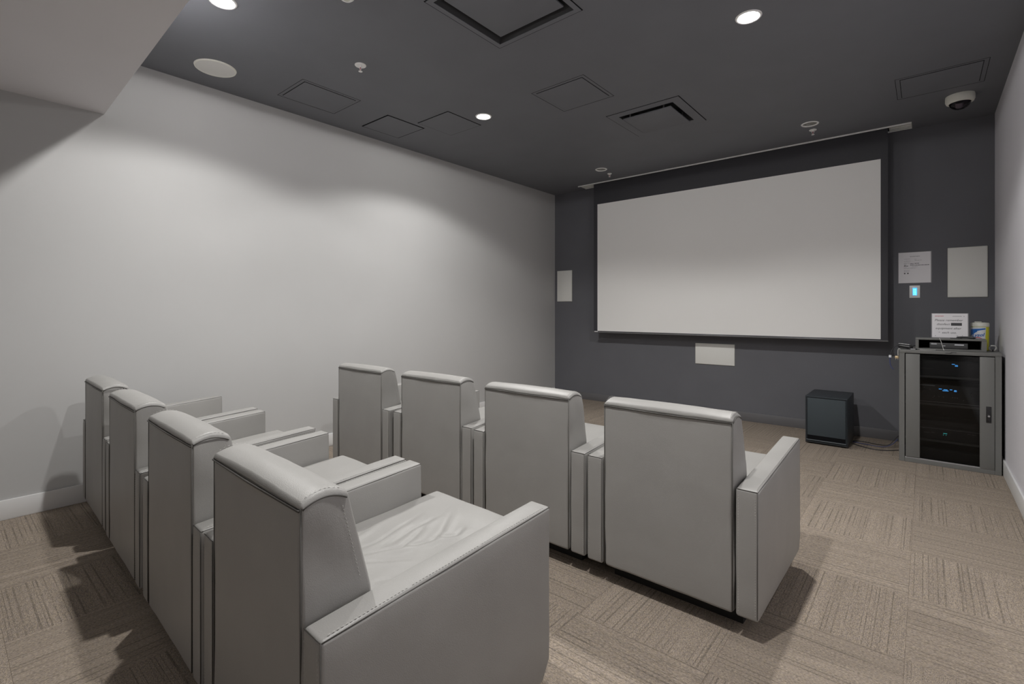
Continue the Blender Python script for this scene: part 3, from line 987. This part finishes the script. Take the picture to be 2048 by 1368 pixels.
# wipes canister
t = empty('wipes_canister', (0.368, 5.985, RH + 0.0004)); tag(t, 'yellow and blue disinfecting wipes tub with pale lid on the rack top', 'canister')
bm = bmesh.new(); lathe(bm, [(0, 0), (0.056, 0), (0.0595, 0.004), (0.0595, 0.205), (0.057, 0.210), (0, 0.210)], n=48)
finish(bm, 'tub', M['yellow'], t, smooth=True, auto=40)
bm = bmesh.new(); lathe(bm, [(0.0598, 0.207), (0.0615, 0.209), (0.0615, 0.236), (0.057, 0.243), (0.030, 0.246), (0, 0.246)], n=48)
lid = finish(bm, 'lid', M['lidw'], t, smooth=True, auto=40)
B('cap_flap', (-0.035, -0.022, 0.2462), (0.010, 0.022, 0.253), M['lidw'], lid, bev=0.002)
# wrapped label pieces: built as thin curved shells; ang 0 faces the room
def shell(name, pts, rad, m, par, th=0.0006):
    """pts: outline in (angle deg, z), fan-triangulated finely along angle"""
    bm = bmesh.new()
    n = 24
    def span(z_of):  # z_of(t)->(a,zlo,zhi)
        prev = None
        for i in range(n + 1):
            a, z0, z1 = z_of(i / n)
            aa = R(-90 + a)
            q = [bm.verts.new((r * math.cos(aa), r * math.sin(aa), z)) for r in (rad, rad + th) for z in (z0, z1)]
            if prev:
                bm.faces.new((prev[2], q[2], q[3], prev[3]))
                bm.faces.new((prev[0], prev[1], q[1], q[0]))
                bm.faces.new((prev[1], prev[3], q[3], q[1]))
                bm.faces.new((prev[0], q[0], q[2], prev[2]))
            prev = q
    span(pts)
    return finish(bm, name, m, par, smooth=True, auto=40)
shell('label', lambda s: (-95 + 118 * s, 0.030, 0.204 - 0.0 * s), 0.0596, M['labelw'], t)
shell('label', lambda s: (23 + 14 * s, 0.03 + 0.17 * s ** 1.5, 0.203), 0.0596, M['labelw'], t)
shell('blue_swoosh', lambda s: (-80 + 112 * s, 0.165 - 0.02 * (1 - s) ** 2 + .02 * s, 0.196 - 0.012 * (1 - s)), 0.0604, M['blue'], t)
shell('blue_swoosh', lambda s: (-80 + 60 * s, 0.120 + 0.045 * s, 0.158 + 0.016 * s), 0.0604, M['blue'], t)
shell('red_swoosh', lambda s: (-50 + 62 * s, 0.098 + 0.012 * math.sin(s * 3), 0.102 + 0.018 * math.sin(s * 3)), 0.0604, M['inkred'], t)
# brand lettering, bent round the tub
lt = text_mesh('lettering', 'Lysol', 0.040, M['blue'], t, (0, 0, 0), rot=(0, 0, 0), align='CENTER', shear=0.3, ext=0.0003, bold=0.0008)
lt.data.transform(Matrix.Identity(4))
for v in lt.data.vertices:
    a = R(-90 - 18) + v.co.x / 0.0608
    z = v.co.y + 0.134 + 0.10 * v.co.x
    r = 0.0609 + v.co.z
    v.co = (r * math.cos(a), r * math.sin(a), z)

# coil of pale cable right of the tub
t = empty('cable_coil', (0.440, 5.86, RH + 0.0004)); tag(t, 'small coil of pale cable beside the wipes tub on the rack', 'cable')
bm = bmesh.new()
pts = []
for k in range(90):
    a = k * 0.42
    r = 0.022 + 0.003 * math.sin(k * 0.7)
    pts.append((r * math.cos(a), 0.010 * math.sin(k * 0.11), 0.028 + r * math.sin(a)))
tube(bm, pts, 0.0028, 6)
finish(bm, 'cable_loops', M['cablew'], t, smooth=True)
B('cable_tie', (-0.006, -0.014, 0.0), (0.006, 0.014, 0.012), M['ink'], t, bev=0.002)

# black wired puck (webcam speakerphone) on the left corner with cables
t = empty('conference_puck', (-0.140, 5.725, RH + 0.0004), R(-10)); tag(t, 'black and silver oval device with cable on the left corner of the rack top', 'electronic device')
bm = pad((-0.052, -0.036, 0.004), (0.052, 0.036, 0.036), 0.015, step=0.012, nr=4, warp=lambda q: Vector((q.x * (1 - 6 * q.y * q.y * 10 * 0.5), q.y, q.z - 0.10 * (q.x + 0.05) * 1.2 + 0.010)))
finish(bm, 'body', M['plastb'], t, smooth=True)
bm = pad((-0.046, -0.028, 0.040), (0.036, 0.016, 0.046), 0.0028, step=0.012, nr=3, warp=lambda q: Vector((q.x, q.y, q.z - 0.12 * (q.x + 0.05) + 0.008)))
finish(bm, 'silver_top', M['silver'], t, smooth=True)
bm = bmesh.new(); tube(bm, [(-0.05, -0.01, 0.030), (-0.075, -0.02, 0.018), (-0.095, -0.025, -0.02), (-0.105, -0.03, -0.06)], 0.003, 7, smooth_n=6)
c = finish(bm, 'cord', M['cable'], t, smooth=True)
B('cord_plug', (-0.115, -0.038, -0.083), (-0.096, -0.022, -0.060), M['labelw'], t, bev=0.002)
bm = bmesh.new(); tube(bm, [(-0.1055, -0.03, -0.083), (-0.108, -0.03, -0.12), (-0.100, -0.03, -0.165), (-0.080, -0.03, -0.19)], 0.004, 7, smooth_n=6)
finish(bm, 'lower_cord', M['cableb'], t, smooth=True)
bm = bmesh.new(); tube(bm, [(0.04, 0.02, 0.018), (0.052, 0.05, 0.030), (0.060, 0.12, 0.030)], 0.003, 7, smooth_n=6)
finish(bm, 'rear_cord', M['cable'], t, smooth=True)
t = empty('usb_adapter', (-0.087, 5.672, RH + 0.0004), R(8)); tag(t, 'small black adapter with silver mark on the front left of the rack top', 'adapter')
B('body', (-0.030, -0.012, 0), (0.030, 0.012, 0.011), M['plastb'], t, bev=0.003)
B('silver_mark', (-0.018, -0.0134, 0.002), (0.016, -0.0122, 0.0095), M['silver'], t)
t = empty('hanging_plug', (-0.1838, 5.69, RH - 0.085)); tag(t, 'brass plug hanging from a pale wire at the rack left side', 'plug')
bm = bmesh.new(); tube(bm, [(0.008, 0.0, 0.0865), (-0.004, 0, 0.086), (-0.008, 0, 0.066), (-0.007, 0, 0.024)], 0.0032, 7, smooth_n=5)
finish(bm, 'wire', M['cablew'], t, smooth=True)
bm = bmesh.new(); box(bm, (-0.030, -0.009, -0.002), (-0.002, 0.009, 0.022), 0.004, 2)
finish(bm, 'plug_body', M['gold'], t, smooth=True, auto=40)
bm = bmesh.new(); box(bm, (-0.026, -0.003, -0.014), (-0.022, 0.003, -0.0022)); box(bm, (-0.011, -0.003, -0.014), (-0.007, 0.003, -0.0022))
finish(bm, 'prongs', M['metal'], t)
bm = bmesh.new(); tube(bm, [(0.094, 5.716, RH + RZ + 0.001), (0.105, 5.712, RH + RZ - 0.03), (0.118, 5.700, RH + 0.02), (0.124, 5.685, RH + 0.003)], 0.0022, 6, smooth_n=5)
tag(finish(bm, 'white_wire', M['cablew'], smooth=True), 'short white wire hanging in front of the riser', 'cable')
bm = bmesh.new(); tube(bm, [(-0.04, 5.668, RH + 0.003), (0.0, 5.672, RH + 0.003), (0.04, 5.680, RH + 0.003), (0.068, 5.694, RH + 0.004)], 0.0022, 6, smooth_n=5)
tag(finish(bm, 'pale_wire', M['cablew'], smooth=True), 'pale wire lying on the rack top in front of the riser', 'cable')

# ------------------------------------------------------------------ armchairs
CW, WA, BA, CD = 0.800, 0.0865, 0.0965, 0.822
ZB, A0, A1, BT = 0.095, 0.621, 0.680, 0.900
def thick(z):                       # seat back thickness at height z
    if z > 0.62:
        return 0.192 - (z - 0.62) / (BT - 0.62) * 0.068
    return 0.192
def armtop(y):
    return A0 + (A1 - A0) * min(max(y / CD, 0), 1)

def nz(p, s, seed):
    return noise.noise(Vector((p[0] * s + seed * 7.3, p[1] * s - seed * 3.1, p[2] * s + seed * 1.7)))

def stitches(bm, pts, nrm, pitch=0.011, ln_=0.006, wd=0.0011):
    pts = [Vector(p) for p in pts]
    nrm = Vector(nrm).normalized()
    for a, b in zip(pts, pts[1:]):
        L_ = (b - a).length
        d = (b - a) / L_
        s = d.cross(nrm).normalized() * wd
        n = int(L_ / pitch)
        for k in range(n):
            p = a + d * (pitch * (k + 0.2)); q = p + d * ln_
            up = nrm * 0.0011
            v = [bm.verts.new(x) for x in (p - s, q - s, q + s, p + s, (p + q) / 2 + up)]
            for i in range(4):
                bm.faces.new((v[i], v[(i + 1) % 4], v[4]))

def wrinkle(x, y, seed):
    """creases radiating from the rear corner of the seat, running forward"""
    w_ = 0.0
    cx, cy = 0.30 - 0.05 * seed, 0.02
    ang = math.atan2(y - cy, x - cx)
    rad = math.hypot(x - cx, y - cy)
    for k, (f_, am) in enumerate(((13, 1.0), (23, 0.45), (7, 0.8))):
        v = math.sin(ang * f_ + 3.5 * noise.noise(Vector((rad * 3.2, ang * 2.0, seed * 5 + k))) + k * 1.3)
        w_ += am * (abs(v) ** 1.5 * (1 if v > 0 else -0.5)) * 0.42
    return w_

CREASES = [                                   # folds in the leather of the most used seat: x from the right arm, y from the back
    [(.53, .40), (.517, .463), (.539, .58), (.556, .692)],
    [(.50, .34), (.476, .395), (.412, .492), (.428, .559), (.489, .696)],
    [(.458, .49), (.488, .603), (.487, .73)],
    [(.47, .42), (.412, .492), (.363, .597), (.381, .655), (.47, .783)],
    [(.368, .613), (.315, .674), (.335, .73)],
    [(.46, .32), (.418, .371), (.362, .435), (.301, .498)],
    [(.30, .33), (.25, .42), (.24, .50)], [(.60, .33), (.62, .45), (.64, .54)]]
def crease(x, y):
    h = 0.0
    for c in CREASES:
        best, sd, tt = 9, 0, 0
        n = len(c) - 1
        for i in range(n):
            ax, ay = c[i]; bx, by = c[i + 1]
            dx, dy = bx - ax, by - ay
            t = max(0, min(1, ((x - ax) * dx + (y - ay) * dy) / (dx * dx + dy * dy)))
            d = math.hypot(x - ax - t * dx, y - ay - t * dy)
            if d < best:
                best, sd, tt = d, (dx * (y - ay) - dy * (x - ax)), (i + t) / n
        a = math.sin(math.pi * min(max(tt * 0.9 + 0.08, 0), 1))
        s_ = best if sd > 0 else -best
        h += a * (-0.0052 * math.exp(-(best / 0.008) ** 2) + 0.0042 * math.exp(-((s_ - 0.022) / 0.016) ** 2))
    return h

def make_chair(seed, creased=0.3):
    t = empty('armchair')
    # ---- backrest
    def bw(q):
        x, y, z = q
        T = 0.243
        f = y / T
        y2 = f * thick(z)
        # crowned top
        if z > BT - 0.12:
            k = (z - (BT - 0.12)) / 0.12
            z = z + 0.020 * k * k * math.sin(math.pi * min(max(f, 0), 1)) ** 0.8 + 0.004 * k * math.sin(math.pi * (x - BA) / (CW - 2 * BA))
        sag = 0.0022 * nz((x, y, z), 5.0, seed) + 0.0012 * nz((x, y, z), 14.0, seed)
        if y2 < 0.02 and z > BT - 0.010:                                # cap rolls a little over the rear seam
            y2 -= 0.003
        side = min(abs(x - BA), abs(CW - BA - x))
        if side < 0.03:
            x += 0.009 * nz((x * 0.3, y, z), 7.0, seed + 2) * (1 if x > CW / 2 else -1)
        return Vector((-x, y2 + (0 if f > 0.2 else sag * 0.6), z + sag))
    bm = pad((BA, 0, ZB), (CW - BA, 0.243, BT), 0.016, warp=bw, puff=(0.003, 0.002, 0), step=0.035)
    back = finish(bm, 'backrest', M['leather'], t, smooth=True)
    # dark seams round the rear panel and along the top sides
    bm = bmesh.new()
    e = 0.0035
    zt = BT - 0.010
    tube(bm, [(-BA - .004, -0.0022, zt - .006), (-CW / 2, -0.0042, zt - .008), (-CW + BA + .004, -0.0022, zt - .006)], 0.0034, 6)
    tube(bm, [(-BA - .003, 0.0015, ZB + .01), (-BA - .003, 0.0015, zt)], 0.0022, 6)
    tube(bm, [(-CW + BA + .003, 0.0015, ZB + .01), (-CW + BA + .003, 0.0015, zt)], 0.0022, 6)
    for xs in (-BA + .0015, -CW + BA - .0015):
        top = []
        for k in range(11):
            f = k / 10
            top.append((xs, 0.004 + f * 0.112, zt - 0.004 + 0.017 * math.sin(math.pi * f) ** 0.8))
        tube(bm, top, 0.0022, 6)
    finish(bm, 'back_seam', M['piping'], t, smooth=True)
    # ---- arms
    for side in (0, 1):
        xa = 0 if side == 0 else CW - WA
        def aw(q, side=side):
            x, y, z = q
            f = (z - ZB) / (A0 - ZB)
            z2 = ZB + (armtop(y) - ZB) * f
            # clipped lower front corner
            if f < 0.14:
                y = min(y, CD - (0.14 - f) * 0.34) if y > CD * 0.6 else y
            s = 0.0016 * nz((x, y, z), 7.0, seed + side)
            return Vector((-x + s, y, z2 + s))
        bm = pad((xa, 0, ZB), (xa + WA, CD, A0), 0.011, warp=aw, puff=(0.006, 0.003, 0.005), step=0.05, nr=3)
        arm = finish(bm, 'armrest', M['leather'], t, smooth=True)
        # thin seams: along both top edges and the rear edges
        bm = bmesh.new()
        for xe in (xa + 0.003,):
            tube(bm, [(-xe, y, armtop(y) - 0.0035) for y in (0.004, 0.25, 0.5, CD - 0.004)], 0.0016, 6)
            tube(bm, [(-xe, 0.001, ZB + 0.012), (-xe, 0.001, A0 - 0.004)], 0.0013, 6)
        tube(bm, [(-xa - .004, 0.0015, A0 - 0.002), (-xa - WA + .004, 0.0015, A0 - 0.002)], 0.0016, 6)
        finish(bm, 'seam', M['piping'], arm, smooth=True)
        bm = bmesh.new()
        for xe in (xa + 0.011, xa + WA - 0.011):
            stitches(bm, [(-xe, -0.0015, ZB + 0.02), (-xe, -0.0015, A0 - 0.012)], (0, -1, 0))
        for xe in ((xa + 0.010,) if side == 0 else (xa + WA - .010,)):
            pp = [(-xe, y, armtop(y) + 0.0043) for y in (0.02, 0.25, 0.5, CD - 0.02)]
            stitches(bm, pp, (0, 0, 1))
        st = finish(bm, 'stitching', M['stitch'], arm)
        st['kind'] = 'stuff'
    # ---- seat cushion
    SX0, SX1, SY0, SY1 = WA + 0.004, CW - WA - 0.004, 0.235, 0.905
    def sw(q):
        x, y, z = q
        u_ = (x - SX0) / (SX1 - SX0); v_ = (y - SY0) / (SY1 - SY0)
        top = max(0, (z - 0.50) / 0.035)
        e_ = max(0, min(1, (u_ * (1 - u_)) * 9)) * max(0, min(1, v_ * (1 - v_) * 7))
        dz = 0.0
        if top > 0.5:
            dz = e_ * (0.008 - 0.010 * math.exp(-((v_ - 0.35) / 0.3) ** 2) + creased * 0.007 * wrinkle(x, y, seed) * (1 - 0.75 * v_))
            if creased > 0.9:
                dz += crease(x, y) * min(1, 12 * u_ * (1 - u_))
            dz += 0.0025 * nz((x, y, 0), 6.0, seed)
        z += dz - 0.030 * (1 - v_) * top
        return Vector((-x, y, z))
    bm = pad((SX0, SY0, 0.40), (SX1, SY1, 0.545), 0.022, warp=sw, step=0.0065 if creased > 0.5 else 0.02, nr=3)
    finish(bm, 'seat_cushion', M['leather'], t, smooth=True)
    bm = pad((SX0, SY0 + .02, ZB + 0.01), (SX1, SY1 - 0.03, 0.398), 0.012, warp=lambda q: Vector((-q.x, q.y, q.z)), step=0.08, nr=3)
    finish(bm, 'footrest_panel', M['leather'], t, smooth=True)
    # stitching on the back
    bm = bmesh.new()
    for xs, sgn in ((-BA, 1), (-CW + BA, -1)):
        pts = []
        for k in range(8):
            z = 0.64 + k * (BT - 0.025 - 0.64) / 7
            pts.append((xs + sgn * 0.0045, thick(z) - 0.028, z))
        stitches(bm, pts, (sgn, 0, 0))
        arc = [(xs - sgn * 0.010, 0.012 + k / 8 * 0.095, BT + 0.001 + 0.0215 * math.sin(math.pi * (0.1 + 0.8 * k / 8)) ** 0.8) for k in range(9)]
        stitches(bm, arc, (0, 0, 1))
    st = finish(bm, 'stitching', M['stitch'], back); st['kind'] = 'stuff'
    # ---- base
    B('plinth', (-CW + 0.09, 0.12, 0.0), (-0.09, CD - 0.12, ZB + 0.012), M['black'], t)
    return t

chairs = [
    # x, y, rot, label
    (-0.5127, 2.1382, -0.0089, 'front', 'grey leather armchair at the right end of the front row, nearest the rack'),
    (-1.3303, 2.1502, -0.0035, 'front', 'grey leather armchair, second from the right in the front row'),
    (-2.1640, 2.1678, 0.0016, 'front', 'grey leather armchair, third from the right in the front row'),
    (-3.0048, 2.1597, -0.0118, 'front', 'grey leather armchair at the left end of the front row, farthest from the rack'),
    (-1.0120, 0.5483, -0.0340, 'rear', 'grey leather armchair with creased seat in the foreground, right end of the rear row'),
    (-1.8300, 0.5720, -0.0320, 'rear', 'grey leather armchair of the rear row directly beside the foreground one'),
    (-2.7000, 0.6010, -0.0330, 'rear', 'grey leather armchair of the rear row, second from the left wall'),
    (-3.5500, 0.6330, -0.0310, 'rear', 'grey leather armchair of the rear row beside the left wall'),
]
protos = {}
for k, (x, y, rot, row, label) in enumerate(chairs):
    key = 'creased' if k == 4 else ('a' if k in (0, 2, 5, 7) else 'b')
    if key not in protos:
        c = make_chair({'creased': 1.0, 'a': 2.0, 'b': 3.0}[key], {'creased': 1.0, 'a': 0.35, 'b': 0.45}[key])
        protos[key] = c
    else:
        c = copy_tree(protos[key])
    c.location = (x, y, 0)
    c.rotation_euler = (0, 0, rot)
    tag(c, label, 'armchair', 'leather armchairs in the %s row' % row)
